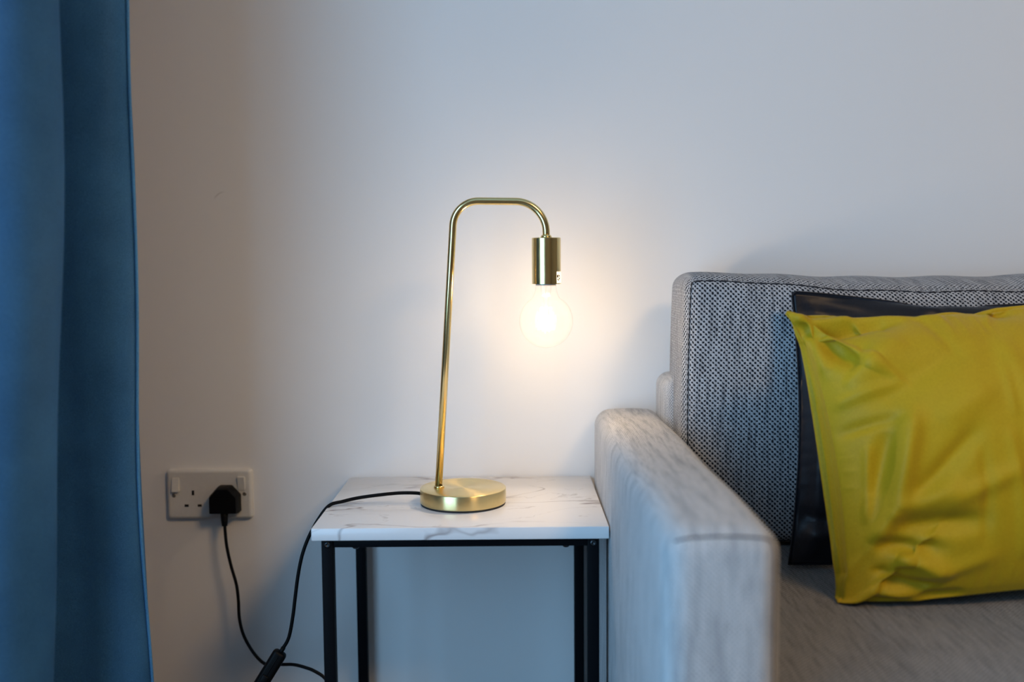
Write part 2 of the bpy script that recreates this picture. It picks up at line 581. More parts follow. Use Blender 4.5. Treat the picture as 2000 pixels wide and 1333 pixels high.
win = bpy.data.objects.new('window_1', None)
COL.objects.link(win)
win.location = (RX0 - 0.04, (WY0 + WY1) / 2, WZ0)
WORLD['window_1'] = Vector(win.location)
tag(win, 'large white framed window in the left wall behind the curtain', kind='structure')
fx0, fx1, fw = RX0 - 0.065, RX0 - 0.015, 0.05
ym = (WY0 + WY1) / 2
link('window_frame', boxes([(fx0, fx1, WY0, WY0 + fw, WZ0, WZ1), (fx0, fx1, WY1 - fw, WY1, WZ0, WZ1),
                            (fx0, fx1, WY0 + fw, WY1 - fw, WZ0, WZ0 + fw), (fx0, fx1, WY0 + fw, WY1 - fw, WZ1 - fw, WZ1),
                            (fx0, fx1, ym - fw / 2, ym + fw / 2, WZ0 + fw, WZ1 - fw)], 0.003), M['frame_upvc'], win, smooth=False)
for a_, b_ in ((WY0 + fw, ym - fw / 2), (ym + fw / 2, WY1 - fw)):
    link('pane', box(fx0 + 0.028, fx0 + 0.032, a_, b_, WZ0 + fw, WZ1 - fw), M['window_glass'], win, smooth=False)
link('window_sill', box(RX0 - 0.0, RX0 + 0.03, WY0, WY1, WZ0 - 0.022, WZ0 - 0.002, 0.004), M['trim'], win, smooth=False)

# ------------------------------------------------------------------ side table
TX0, TX1, TY0, TY1, TZ = -0.2805, 0.1325, -0.335, -0.003, 0.50
table = thing('side_table', 'small side table with white marble top and black metal frame beside the sofa', 'table', ((TX0 + TX1) / 2, (TY0 + TY1) / 2, 0))
link('tabletop', box(TX0, TX1, TY0, TY1, TZ - 0.0175, TZ, 0.0012, 2), M['marble'], table, angle=40)
LX = (-0.2685, 0.1195)
lw = 0.0165
ly0, ly1 = TY0 + 0.008, TY1 - 0.012
ztop = TZ - 0.0175
for lx in (LX[0], LX[1] - lw):
    for yy in (ly0, ly1 - lw):
        link('leg', box(lx, lx + lw, yy, yy + lw, 0.0, ztop, 0.0015), M['black_metal'], table, angle=40)
rh = 0.0125
for yy in (ly0 + 0.002, ly1 - lw + 0.002):
    for zz in (ztop - rh, 0.03):
        link('rail', box(LX[0] + lw, LX[1] - lw, yy, yy + 0.0125, zz, zz + rh, 0.001), M['black_metal'], table, angle=40)
for lx in (LX[0] + 0.002, LX[1] - lw + 0.002):
    for zz in (ztop - rh, 0.03):
        link('rail', box(lx, lx + 0.0125, ly0 + lw, ly1 - lw, zz, zz + rh, 0.001), M['black_metal'], table, angle=40)

def bolt(c, direction):
    """button-head bolt with a hex recess"""
    prof = [(0.0, 0.0012), (0.0018, 0.0012), (0.0021, 0.0031), (0.0030, 0.0030), (0.0044, 0.0020), (0.0052, 0.0004), (0.0052, -0.002), (0.0, -0.002)]
    me = lathe(prof, (0, 0, 0), 20)
    rot = Vector((0, 0, 1)).rotation_difference(Vector(direction)).to_matrix().to_4x4()
    me.transform(Matrix.Translation(c) @ rot)
    return me
for bx_ in (LX[0] + lw * 0.52, LX[1] - lw * 0.52):
    link('bolt', bolt((bx_, ly0, ztop - 0.0075), (0, -1, 0)), M['bolt_metal'], table)
for bx_ in (-0.2215, 0.0735):
    link('bolt', bolt((bx_, ly0 + 0.008, ztop - rh), (0, 0, -1)), M['bolt_metal'], table)

# ------------------------------------------------------------------ desk lamp
BX, BY = -0.0765, -0.192
lamp = thing('table_lamp', 'brass table lamp with bent arm and lit bare globe bulb on marble table', 'lamp', (BX, BY, TZ))
BR, BH = 0.0655, 0.0245
prof = [(0.0, 0.0025), (BR - 0.0015, 0.0025), (BR - 0.0003, 0.0032), (BR, 0.0045), (BR, BH - 0.0012), (BR - 0.0004, BH - 0.0004), (BR - 0.0012, BH), (BR * 0.75, BH), (BR * 0.5, BH), (BR * 0.25, BH), (0.0, BH)]
base = link('lamp_base', lathe(prof, (BX, BY, TZ), 128), M['brass_base'], lamp, angle=50)
link('rubber_pad', lathe([(0, 0), (BR - 0.001, 0), (BR - 0.0006, 0.0028), (0, 0.0028)], (BX, BY, TZ), 96), M['black_rubber'], base, angle=50)
PX, SX = -0.1140, 0.0524           # foot of the pole, axis of the lamp holder
ZA = 0.9585
pole = fillet([(PX, BY, TZ + BH - 0.002), (-0.0845, BY, ZA), (SX, BY, ZA - 0.0025), (SX, BY, 0.900)], [0.038, 0.046], 18)
pole_o = link('lamp_arm', tube(pole, 0.0056, 24), M['brass'], lamp)
link('collar', lathe([(0.0056, 0.0), (0.0078, 0.0), (0.0082, 0.001), (0.0078, 0.0024), (0.0060, 0.003), (0.0056, 0.003)], (PX + 0.001, BY, TZ + BH), 32), M['brass'], pole_o)
SR, SZ0, SZ1 = 0.0218, 0.8335, 0.9025
hold = link('lamp_holder', lathe([(0.0, SZ1 - 0.0), (0.0068, SZ1), (SR - 0.0008, SZ1), (SR, SZ1 - 0.0008), (SR, SZ0), (SR - 0.0012, SZ0), (SR - 0.0012, SZ0 + 0.03), (0.0, SZ0 + 0.03)], (SX, BY, 0), 96), M['brass'], lamp, angle=40)
link('collar', lathe([(0.0056, 0.0045), (0.0066, 0.0042), (0.0078, 0.0028), (0.0085, 0.0), (0.0056, 0.0)], (SX, BY, SZ1), 32), M['brass'], hold)
# small paper label wrapped on the holder with two tiny printed marks
def patch(c, r, a0, a1, z0, z1, n=10):
    V, Fc = [], []
    for k in range(n + 1):
        a = a0 + (a1 - a0) * k / n
        for z in (z0, z1):
            V.append((c[0] + r * math.cos(a), c[1] + r * math.sin(a), z))
    for k in range(n):
        Fc.append((2 * k, 2 * k + 2, 2 * k + 3, 2 * k + 1))
    bm = bmesh.new()
    bv = [bm.verts.new(v) for v in V]
    for f in Fc:
        bm.faces.new([bv[i] for i in f])
    g = bmesh.ops.solidify(bm, geom=bm.faces[:], thickness=0.00012)
    return bm_mesh(bm)
lab = link('paper_label', patch((SX, BY), SR + 0.0003, R(-48), R(-4), SZ0 + 0.001, SZ0 + 0.0185), M['paper'], hold)
for (a0, z0, a1, z1) in ((-46, 0.0132, -40, 0.0098), (-40, 0.0132, -46, 0.0098), (-44, 0.0078, -38, 0.0052), (-35, 0.0130, -30, 0.0112), (-30, 0.0092, -34, 0.0070)):
    pts = []
    for k in range(5):
        t = k / 4
        a = R(a0 + (a1 - a0) * t)
        pts.append((SX + (SR + 0.0005) * math.cos(a), BY + (SR + 0.0005) * math.sin(a), SZ0 + z0 + (z1 - z0) * t))
    link('printed_mark', tube(pts, 0.0008, 6), M['ink'], hold)

BC = (SX - 0.0008, BY, 0.7775)
GR = 0.0405
bp = []
for k in range(0, 33):                                  # globe, then neck up into the holder
    a = -PI / 2 + (PI / 2 + R(59)) * k / 32
    bp.append((GR * math.cos(a), GR * math.sin(a)))
r0, h0 = bp[-1]
for t in (0.15, 0.3, 0.45, 0.6, 0.8, 1.0):
    bp.append((r0 + (0.0155 - r0) * (1 - (1 - t) ** 2.2), h0 + (0.0555 - h0) * t))
bp.append((0.0150, 0.072))
bp[0] = (0.0, -GR)
bulb = link('light_bulb', lathe(bp, BC, 64), M['bulb_glass'], lamp)
stem = [(0.0, -0.004), (0.0022, -0.003), (0.0026, 0.012), (0.0032, 0.024), (0.0055, 0.034), (0.0078, 0.042), (0.0088, 0.056), (0.0, 0.056)]
link('glass_stem', lathe(stem, (BC[0], BC[1], BC[2] + 0.004), 24), M['bulb_glass'], bulb)
link('bulb_cap', lathe([(0.0, 0.074), (0.0135, 0.074), (0.0140, 0.058), (0.0155, 0.0545), (0.0150, 0.053), (0.0, 0.053)], BC, 32), M['white_plastic'], bulb, angle=40)
for k in range(6):
    a = 2 * PI * k / 6 + 0.3
    p0 = (BC[0] + 0.0075 * math.cos(a), BC[1] + 0.0075 * math.sin(a), BC[2] + 0.021)
    p1 = (BC[0] + 0.0125 * math.cos(a), BC[1] + 0.0125 * math.sin(a), BC[2] - 0.013)
    link('filament', tube([p0, p1], 0.0013, 10), M['filament'], bulb)
li = bpy.data.lights.new('bulb_light', 'POINT')
li.energy = 1.85
li.color = LAMP_WARM
li.shadow_soft_size = 0.013
lo_ = bpy.data.objects.new('bulb_light', li)
COL.objects.link(lo_)
lo_.parent = bulb
lo_.location = Vector(BC) - WORLD[bulb.name] + Vector((0, 0, 0.004))

# power cord: lamp base -> over the table edge -> inline switch -> loop -> plug
cord_pts = [(BX - BR + 0.003, BY + 0.004, 0.5135), (-0.150, BY + 0.002, 0.5155), (-0.175, BY - 0.002, 0.5165), (-0.206, -0.200, 0.5150), (-0.236, -0.203, 0.5115), (-0.258, -0.208, 0.5075), (-0.277, -0.214, 0.5030),
            (-0.2925, -0.219, 0.4840), (-0.3065, -0.222, 0.4590), (-0.3165, -0.225, 0.4330), (-0.3235, -0.227, 0.4020), (-0.3285, -0.229, 0.3670), (-0.3330, -0.230, 0.3350), (-0.3400, -0.230, 0.3040), (-0.3525, -0.230, 0.2830)]
cord = link('power_cord', tube(catmull(cord_pts, 10), 0.0027, 12), M['black_plastic'], lamp)
sw0, sw1 = Vector((-0.3515, -0.230, 0.2840)), Vector((-0.3940, -0.233, 0.2165))
cord2 = [tuple(sw1 + (sw0 - sw1) * 0.05), (-0.402, -0.232, 0.195), (-0.404, -0.215, 0.150), (-0.385, -0.190, 0.105), (-0.345, -0.165, 0.095), (-0.300, -0.140, 0.120), (-0.290, -0.122, 0.160), (-0.306, -0.118, 0.191),
         (-0.324, -0.116, 0.2045), (-0.343, -0.112, 0.2105), (-0.362, -0.106, 0.2125), (-0.381, -0.098, 0.2095), (-0.400, -0.090, 0.2070), (-0.4170, -0.080, 0.2045), (-0.4380, -0.066, 0.2180), (-0.4560, -0.056, 0.2440), (-0.4640, -0.050, 0.2720),
         (-0.4655, -0.047, 0.3000), (-0.4690, -0.044, 0.3270), (-0.4780, -0.041, 0.3590), (-0.4845, -0.039, 0.3900), (-0.4872, -0.037, 0.4150), (-0.4880, -0.036, 0.4350)]
link('power_cord', tube(catmull(cord2, 10), 0.0027, 12), M['black_plastic'], lamp)

def oriented(me, origin, zdir, ydir):
    z = Vector(zdir).normalized()
    y = Vector(ydir)
    y = (y - z * y.dot(z)).normalized()
    x = y.cross(z)
    mt = Matrix(((x.x, y.x, z.x, origin[0]), (x.y, y.y, z.y, origin[1]), (x.z, y.z, z.z, origin[2]), (0, 0, 0, 1)))
    me.transform(mt)
    return me
swl = (sw1 - sw0).length
isw = link('inline_switch', oriented(box(-0.0108, 0.0108, -0.008, 0.008, 0, swl, 0.0058, 5), sw0, sw1 - sw0, (0, 1, 0)), M['black_plastic'], lamp, angle=50)
link('switch_ridge', oriented(box(-0.0011, 0.0011, -0.0092, -0.006, 0.006, swl - 0.006, 0.0008, 2), sw0, sw1 - sw0, (0, 1, 0)), M['black_plastic'], isw, angle=50)
link('switch_rocker', oriented(box(-0.0055, 0.0055, -0.0102, -0.005, swl * 0.50, swl * 0.74, 0.0015, 2), sw0, sw1 - sw0, (0, 1, 0)), M['black_plastic'], isw, angle=50)
link('strain_relief', tube([tuple(sw0 - (sw1 - sw0).normalized() * 0.007), tuple(sw0 + (sw1 - sw0) * 0.05)], 0.0034, 12), M['black_plastic'], isw)

# plug: flat-bottomed body with chamfered shoulders, flaring to the wall
PXc = -0.4905
outl = [(-0.0245, 0.4450), (0.0235, 0.4450), (0.0250, 0.4465), (0.0250, 0.4735), (0.0245, 0.4755), (0.0112, 0.4900), (0.0090, 0.4910), (-0.0090, 0.4910), (-0.0112, 0.4900), (-0.0245, 0.4755), (-0.0250, 0.4735), (-0.0250, 0.4465)]
bm = bmesh.new()
cz = 0.4655
rings = []
for (yy, s) in ((-0.0105, 0.93), (-0.0125, 1.0), (-0.024, 1.0), (-0.0355, 0.93), (-0.0378, 0.885)):
    rings.append([bm.verts.new((PXc + x * s, yy, cz + (z - cz) * s)) for x, z in outl])
for i in range(len(rings) - 1):
    for k in range(len(outl)):
        k2 = (k + 1) % len(outl)
        bm.faces.new((rings[i][k], rings[i][k2], rings[i + 1][k2], rings[i + 1][k]))
bm.faces.new(rings[0][::-1])
bm.faces.new(rings[-1])
plug = link('plug', bm_mesh(bm), M['black_plastic'], lamp, angle=35)
link('grip_ridge', boxes([(PXc - 0.010, PXc + 0.010, -0.0384, -0.0372, 0.4765, 0.4777), (PXc - 0.012, PXc + 0.012, -0.0384, -0.0372, 0.4725, 0.4737)]), M['black_plastic'], plug, smooth=False)
sr_pts = [(PXc + 0.001, -0.030, 0.449), (PXc + 0.001, -0.032, 0.441), (PXc + 0.0015, -0.033, 0.433), (PXc + 0.002, -0.035, 0.425)]
link('strain_relief', tube(sr_pts, [0.0062, 0.0060, 0.0055, 0.0044], 14), M['black_plastic'], plug)

# ------------------------------------------------------------------ double wall outlet
OXc, OZc = -0.5205, 0.4740
outlet = thing('wall_outlet', 'white double power outlet with two rocker switches on the wall', 'outlet', (OXc, 0.0, OZc))
ow, oh, od = 0.0730, 0.0430, 0.0098
def rrect(w, h, r, n=6):
    pts = []
    for (cx, cz_, a0) in ((w - r, h - r, 0), (-w + r, h - r, 90), (-w + r, -h + r, 180), (w - r, -h + r, 270)):
        for k in range(n + 1):
            a = R(a0 + 90 * k / n)
            pts.append((cx + r * math.cos(a), cz_ + r * math.sin(a)))
    return pts
bm = bmesh.new()
rings = []
for (yy, ins) in ((-0.0, 0.0), (-0.0045, 0.0), (-0.0075, 0.0010), (-0.0092, 0.0028), (-0.0098, 0.0052), (-0.0096, 0.0070)):
    rings.append([bm.verts.new((OXc + x, yy, OZc + z)) for x, z in rrect(ow - ins, oh - ins, max(0.002, 0.006 - ins * 0.5))])
nn = len(rings[0])
for i in range(len(rings) - 1):
    for k in range(nn):
        bm.faces.new((rings[i][k], rings[i][(k + 1) % nn], rings[i + 1][(k + 1) % nn], rings[i + 1][k]))
bm.faces.new(rings[-1])
bm.faces.new(rings[0][::-1])
face = link('faceplate', bm_mesh(bm), M['white_plastic'], outlet, angle=40)
def rocker(cx, cz_, tip):
    """rocker key: wedge that stands proud at its upper or lower end"""
    w, h = 0.0062, 0.0120
    yt, yb = (-0.0150, -0.0105) if tip > 0 else (-0.0108, -0.0155)
    V = [(cx - w, -0.0088, cz_ - h), (cx + w, -0.0088, cz_ - h), (cx + w, -0.0088, cz_ + h), (cx - w, -0.0088, cz_ + h),
         (cx - w, yb, cz_ - h), (cx + w, yb, cz_ - h), (cx + w, yt, cz_ + h), (cx - w, yt, cz_ + h)]
    me = pyd(V, [(0, 1, 2, 3), (4, 7, 6, 5), (0, 4, 5, 1), (1, 5, 6, 2), (2, 6, 7, 3), (3, 7, 4, 0)])
    bm = bmesh.new()
    bm.from_mesh(me)
    bmesh.ops.bevel(bm, geom=bm.edges[:], offset=0.0007, segments=2, affect='EDGES')
    return bm_mesh(bm)
link('rocker_switch', rocker(-0.5775, 0.4915, -1), M['white_plastic'], outlet, angle=40)
link('rocker_switch', rocker(-0.4650, 0.4925, 1), M['white_plastic'], outlet, angle=40)
for (cx, cz_, w, h) in ((-0.5484, 0.4769, 0.0022, 0.0042), (-0.5600, 0.4548, 0.0036, 0.0022), (-0.5375, 0.4548, 0.0036, 0.0022)):
    link('pin_hole', box(cx - w, cx + w, -0.0099, -0.0075, cz_ - h, cz_ + h, 0.0004), M['hole'], outlet, smooth=False)
for (cx, cz_) in ((-0.5812, 0.4725), (-0.4603, 0.4742)):
    me = lathe([(0, 0.0004), (0.0006, 0.0004), (0.0007, 0.0010), (0.0026, 0.0009), (0.0034, 0.0002), (0.0034, -0.002), (0, -0.002)], (0, 0, 0), 18)
    me.transform(Matrix.Translation((cx, -0.0095, cz_)) @ Matrix.Rotation(R(90), 4, 'X'))
    link('screw', me, M['screw'], outlet)

# ------------------------------------------------------------------ sofa
SX0, SXW = 0.2475, 1.40                 # inner face of the near arm, width between the arms
SZs, SYf, SZa = 0.430, -0.80, 0.618
sofa = thing('sofa', 'grey woven fabric sofa with pale square arm standing against the wall', 'sofa', (SX0 + SXW / 2, -0.4, 0))

def arm_def(sign):
    def f(W, q):
        W = W.copy()
        k = np.clip(1 - q[:, 1] ** 2, 0, 1) * np.clip(1 - q[:, 2] ** 4, 0, 1)
        W[:, 2] += 0.004 * np.clip(1 - q[:, 0] ** 2, 0, 1) * (q[:, 2] > 0.5) + 0.0015 * np.sin(W[:, 1] * 17) * (q[:, 2] > 0.5)
        W[:, 0] += np.where(q[:, 0] * sign > 0, 0.0035 * k, 0.0015 * k * -1) * sign
        return W
    return f
arm = Soft((0.1375, SYf, 0.06), (SX0, -0.012, SZa), 0.024, arm_def(-1))
arm_o = link('armrest', arm.mesh(0.02), M['weave_arm'], sofa)
def face_loop(sf, ax, side, inset=0.0, n=40):
    lo, hi = sf.lo.copy(), sf.hi.copy()
    b_, c_ = (ax + 1) % 3, (ax + 2) % 3
    cs = [(lo[b_] + inset, lo[c_] + inset), (hi[b_] - inset, lo[c_] + inset), (hi[b_] - inset, hi[c_] - inset), (lo[b_] + inset, hi[c_] - inset)]
    pts = []
    for i in range(4):
        p, q = np.array(cs[i]), np.array(cs[(i + 1) % 4])
        for k in range(n):
            r_ = p + (q - p) * k / n
            P = np.zeros(3)
            P[ax] = hi[ax] if side else lo[ax]
            P[b_], P[c_] = r_
            pts.append(P)
    return [tuple(v) for v in sf.map(np.array(pts))]
fl = [p for p in face_loop(arm, 1, 0, 0.003) if p[2] > SZa - 0.012 or p[0] > SX0 - 0.012]
fl.sort(key=lambda p: (p[2] <= SZa - 0.012, p[0] if p[2] > SZa - 0.012 else -p[2]))
link('seam', tube(fl, 0.0010, 6), M['thread'], arm_o)
ys = -0.2887
link('seam', tube([tuple(v) for v in arm.map(np.array([(0.1375, ys, z) for z in np.linspace(0.08, 0.478, 40)]))], 0.0011, 6), M['thread'], arm_o)
arm2 = Soft((SX0 + SXW, SYf, 0.06), (SX0 + SXW + 0.112, -0.012, SZa), 0.017, arm_def(1))
arm2_o = link('armrest', arm2.mesh(0.03), M['weave_arm'], sofa)
link('seam', tube(face_loop(arm2, 1, 0), 0.0014, 6, closed=True), M['thread'], arm2_o)
bf = Soft((SX0 - 0.006, -0.115, 0.06), (SX0 + SXW + 0.006, -0.008, 0.682), 0.022)
link('back_frame', bf.mesh(0.03), M['weave_arm'], sofa)
bs = Soft((SX0, SYf + 0.02, 0.06), (SX0 + SXW, -0.10, 0.285), 0.012)
link('seat_base', bs.mesh(0.04), M['weave_seat'], sofa)
for k in range(2):
    x0 = SX0 + 0.002 + k * SXW / 2
    x1 = SX0 - 0.002 + (k + 1) * SXW / 2
    def seat_def(W, q):
        W = W.copy()
        W[:, 2] += np.where(q[:, 2] > 0, 0.003 * np.clip(1 - q[:, 0] ** 2, 0, 1) * np.clip(1 - q[:, 1] ** 4, 0, 1), 0)
        W[:, 2] += np.where(q[:, 2] > 0, 0.0008 * np.sin(W[:, 0] * 31 + W[:, 1] * 13), 0)
        return W
    sc_ = Soft((x0, SYf + 0.005, 0.283), (x1, -0.13, SZs), 0.024, seat_def)
    so = link('seat_cushion', sc_.mesh(0.02), M['weave_seat'], sofa)
    link('seam', tube(face_loop(sc_, 1, 0), 0.0014, 6, closed=True), M['thread'], so)
    xa, xb = x0 + 0.012, x1 + 0.004
    def back_def(W, q, xa=xa):
        W = W.copy()
        u, v, w = q[:, 0], q[:, 1], q[:, 2]
        bul = np.clip(1 - u ** 4, 0, 1) * np.clip(1 - w ** 4, 0, 1)
        W[:, 1] += np.where(v < 0, -0.022 * bul, 0)
        top = np.clip((w - 0.55) / 0.45, 0, 1)
        fr = np.clip((0.6 - v) / 1.6, 0, 1)
        dx = W[:, 0] - xa
        sag = 0.020 * np.clip(1 - np.exp(-(np.clip(dx - 0.05, 0, 9) / 0.16) ** 2), 0, 1) * np.clip((1.02 - u) / 0.55, 0, 1)
        W[:, 2] += top * (-sag * (0.35 + 0.65 * fr)) + top * 0.0012 * np.sin(W[:, 0] * 48)
        W[:, 2] += np.where(w > 0.9, 0.006 * np.clip(1 - v ** 2, 0, 1), 0)
        side = np.clip(1 - w ** 2, 0, 1)
        W[:, 0] += np.where(u < -0.5, -0.005 * side, 0) + np.where(u > 0.5, 0.004 * side, 0)
        return W
    bc = Soft((xa, -0.205, SZs + 0.004), (xb, -0.055, 0.842), 0.020, back_def)
    bco = link('back_cushion', bc.mesh(0.008 if k == 0 else 0.02), M['weave_back'], sofa)
    # stitched seam round the front panel: short dark stitches
    lp = face_loop(bc, 1, 0, 0.004, 140)
    link('seam', tube(lp, [0.0016 if (i // 2) % 2 else 0.0007 for i in range(len(lp))], 6, closed=True), M['thread'], bco)
    lp = face_loop(bc, 1, 1, 0.004, 60)
    link('seam', tube(lp, 0.0012, 6, closed=True), M['thread'], bco)
for fx in (SX0 - 0.07, SX0 + SXW + 0.05):
    for fy in (SYf + 0.06, -0.08):
        link('foot', lathe([(0, 0), (0.016, 0), (0.022, 0.062), (0, 0.062)], (fx, fy, 0), 20), M['dark_wood'], sofa, angle=40)

# ------------------------------------------------------------------ scatter cushions
def seg_field(U, V, segs):
    out = np.zeros_like(U)
    for (u0, v0, u1, v1, amp, wd) in segs:
        d = np.array((u1 - u0, v1 - v0))
        L2 = d @ d
        t = np.clip(((U - u0) * d[0] + (V - v0) * d[1]) / L2, 0, 1)
        dist2 = (U - u0 - t * d[0]) ** 2 + (V - v0 - t * d[1]) ** 2
        env = 0.35 + 0.65 * np.sin(PI * np.clip(t, 0, 1)) ** 0.5
        out += 1.0 * amp * env * np.exp(-dist2 / (wd * wd))
    return out

def sim_pillow(a, b, N=72, steps=260, iters=6, fit=0.94, seed=1, rough=0.0012, thick=0.07, back=0.7, sag=0.0):
    """two sewn square cloth faces blown up by their filling (position-based cloth); returns front and back grids (N,N,3), y<0 is the front"""
    rng = np.random.default_rng(seed)
    s = np.linspace(-1, 1, N)
    U, V = np.meshgrid(s, s, indexing='ij')
    def blur(z, n):
        for _ in range(n):
            p = np.pad(z, 1, mode='edge')
            z = (p[:-2, 1:-1] + p[2:, 1:-1] + p[1:-1, :-2] + p[1:-1, 2:] + 4 * z) / 8
        return z
    P = np.zeros((2, N, N, 3))
    base = 0.012 * (1 - U ** 2) * (1 - V ** 2)
    for k in (0, 1):
        P[k, ..., 0], P[k, ..., 2] = a * U, b * V
        nz = blur(rng.standard_normal((N, N)), 4)
        P[k, ..., 1] = (-1, 1)[k] * (base + rough * nz / nz.std() * (1 - np.maximum(abs(U), abs(V)) ** 8))
    hx, hz = 2 * a / (N - 1), 2 * b / (N - 1)
    hd = np.hypot(hx, hz)
    Vv = np.zeros_like(P)
    bd = np.zeros((N, N), bool); bd[0] = bd[-1] = True; bd[:, 0] = bd[:, -1] = True
    def con(P, sa, sb, L, k):
        A, B = P[sa], P[sb]
        d = B - A
        l = np.sqrt((d * d).sum(-1, keepdims=True)) + 1e-9
        c = d * (0.5 * k * (l - L) / l)
        P[sa] += c
        P[sb] -= c
    S = slice
    al = S(None)
    groups = []
    for o in (0, 1):
        n = (N - o) // 2
        e = S(o, o + 2 * n - 1, 2); f = S(o + 1, o + 2 * n, 2)
        groups.append(((al, e, al), (al, f, al), hx, 1.0))
        groups.append(((al, al, e), (al, al, f), hz, 1.0))
    for o in (0, 1):
        n = (N - o) // 2
        e = S(o, o + 2 * n - 1, 2); f = S(o + 1, o + 2 * n, 2)
        groups.append(((al, e, S(0, -1)), (al, f, S(1, None)), hd, 0.35))
        groups.append(((al, e, S(1, None)), (al, f, S(0, -1)), hd, 0.35))
    for o in range(4):       # bending: skip-one links
        ii = [i for i in range(o, N - 2, 4)]
        ii2 = [i + 2 for i in ii]
        groups.append(((al, ii, al), (al, ii2, al), 2 * hx, 0.06))
        groups.append(((al, al, ii), (al, al, ii2), 2 * hz, 0.06))
    xa, za = a * fit, b * fit
    for st in range(steps):
        T = thick * min(1.0, (st + 1) / (0.55 * steps))
        Vv[0, ..., 1] += 2.5e-5
        Vv[1, ..., 1] -= 2.5e-5
        Vv *= 0.90
        Q = P + Vv
        for it in range(iters):
            for (x, y, L, k) in groups:
                con(Q, x, y, L, k)
            m = (Q[0][bd] + Q[1][bd]) / 2
            Q[0][bd] = m
            Q[1][bd] = m
            # the filling keeps the two faces apart
            h = T * (np.clip(1 - np.abs(Q[..., 0] / xa) ** 2.3, 0, 1) * np.clip(1 - np.abs((Q[..., 2] + sag) / za) ** 2.3, 0, 1)) ** 0.62
            Q[0, ..., 1] = np.where(bd, Q[0, ..., 1], np.minimum(Q[0, ..., 1], -np.maximum(h[0], 0.0008)))
            Q[1, ..., 1] = np.where(bd, Q[1, ..., 1], np.maximum(Q[1, ..., 1], np.maximum(h[1] * back, 0.0008)))
        Vv = Q - P
        P = Q
    return P

def pillow(P, folds, pinch=0.0):
    """mesh of a sewn cushion cover from its two simulated faces; folds: extra creases pressed into the front"""
    N = P.shape[1]
    s = np.linspace(-1, 1, N)
    U, V = np.meshgrid(s, s, indexing='ij')
    edge = np.clip(np.minimum(1 - np.abs(U), 1 - np.abs(V)) / 0.06, 0, 1)
    P = P.copy()
    P[..., 0] -= pinch * np.sign(U) * np.abs(U) ** 3 * (1 - np.abs(V) ** 5)
    F = P[0].copy()
    gu, gv = np.gradient(F, axis=0), np.gradient(F, axis=1)
    n = np.cross(gu, gv)
    n /= np.linalg.norm(n, axis=-1, keepdims=True) + 1e-12
    if n[N // 2, N // 2, 1] > 0:
        n = -n
    F += n * (edge * seg_field(U, V, folds))[..., None]
    bd = np.zeros((N, N), bool)
    bd[0] = bd[-1] = True
    bd[:, 0] = bd[:, -1] = True
    bm = bmesh.new()
    v1 = [[bm.verts.new(F[i, j]) for j in range(N)] for i in range(N)]
    v2 = [[v1[i][j] if bd[i, j] else bm.verts.new(P[1, i, j]) for j in range(N)] for i in range(N)]
    for i in range(N - 1):
        for j in range(N - 1):
            q = ((i, j), (i + 1, j), (i + 1, j + 1), (i, j + 1))
            bm.faces.new([v1[a_][b_] for a_, b_ in q])
            bm.faces.new([v2[a_][b_] for a_, b_ in q[::-1]])
    rim = [(0, j) for j in range(N)] + [(i, N - 1) for i in range(1, N)] + [(N - 1, j) for j in range(N - 2, -1, -1)] + [(i, 0) for i in range(N - 2, 0, -1)]
    return bm_mesh(bm), [tuple(F[i, j]) for i, j in rim]

def place(me, c, lean, roll, yaw):
    m = Matrix.Translation(c) @ Matrix.Rotation(yaw, 4, 'Z') @ Matrix.Rotation(lean, 4, 'X') @ Matrix.Rotation(roll, 4, 'Y')
    me.transform(m)
    settle(me.vertices)
    return m

def settle(verts):
    """cloth that would sink below the seat is pressed flat against it"""
    zs = SZs + 0.0042
    for v in verts:
        if v.co.z < zs + 0.012:
            v.co.z = zs + 0.012 * math.exp((v.co.z - zs - 0.012) / 0.012)

def rimpath(mt, rim):
    out = []
    zs = SZs + 0.0048
    for p in rim[::2]:
        q = mt @ Vector(p)
        if q.z < zs + 0.012:
            q.z = zs + 0.012 * math.exp((q.z - zs - 0.012) / 0.012)
        out.append(tuple(q))
    return out

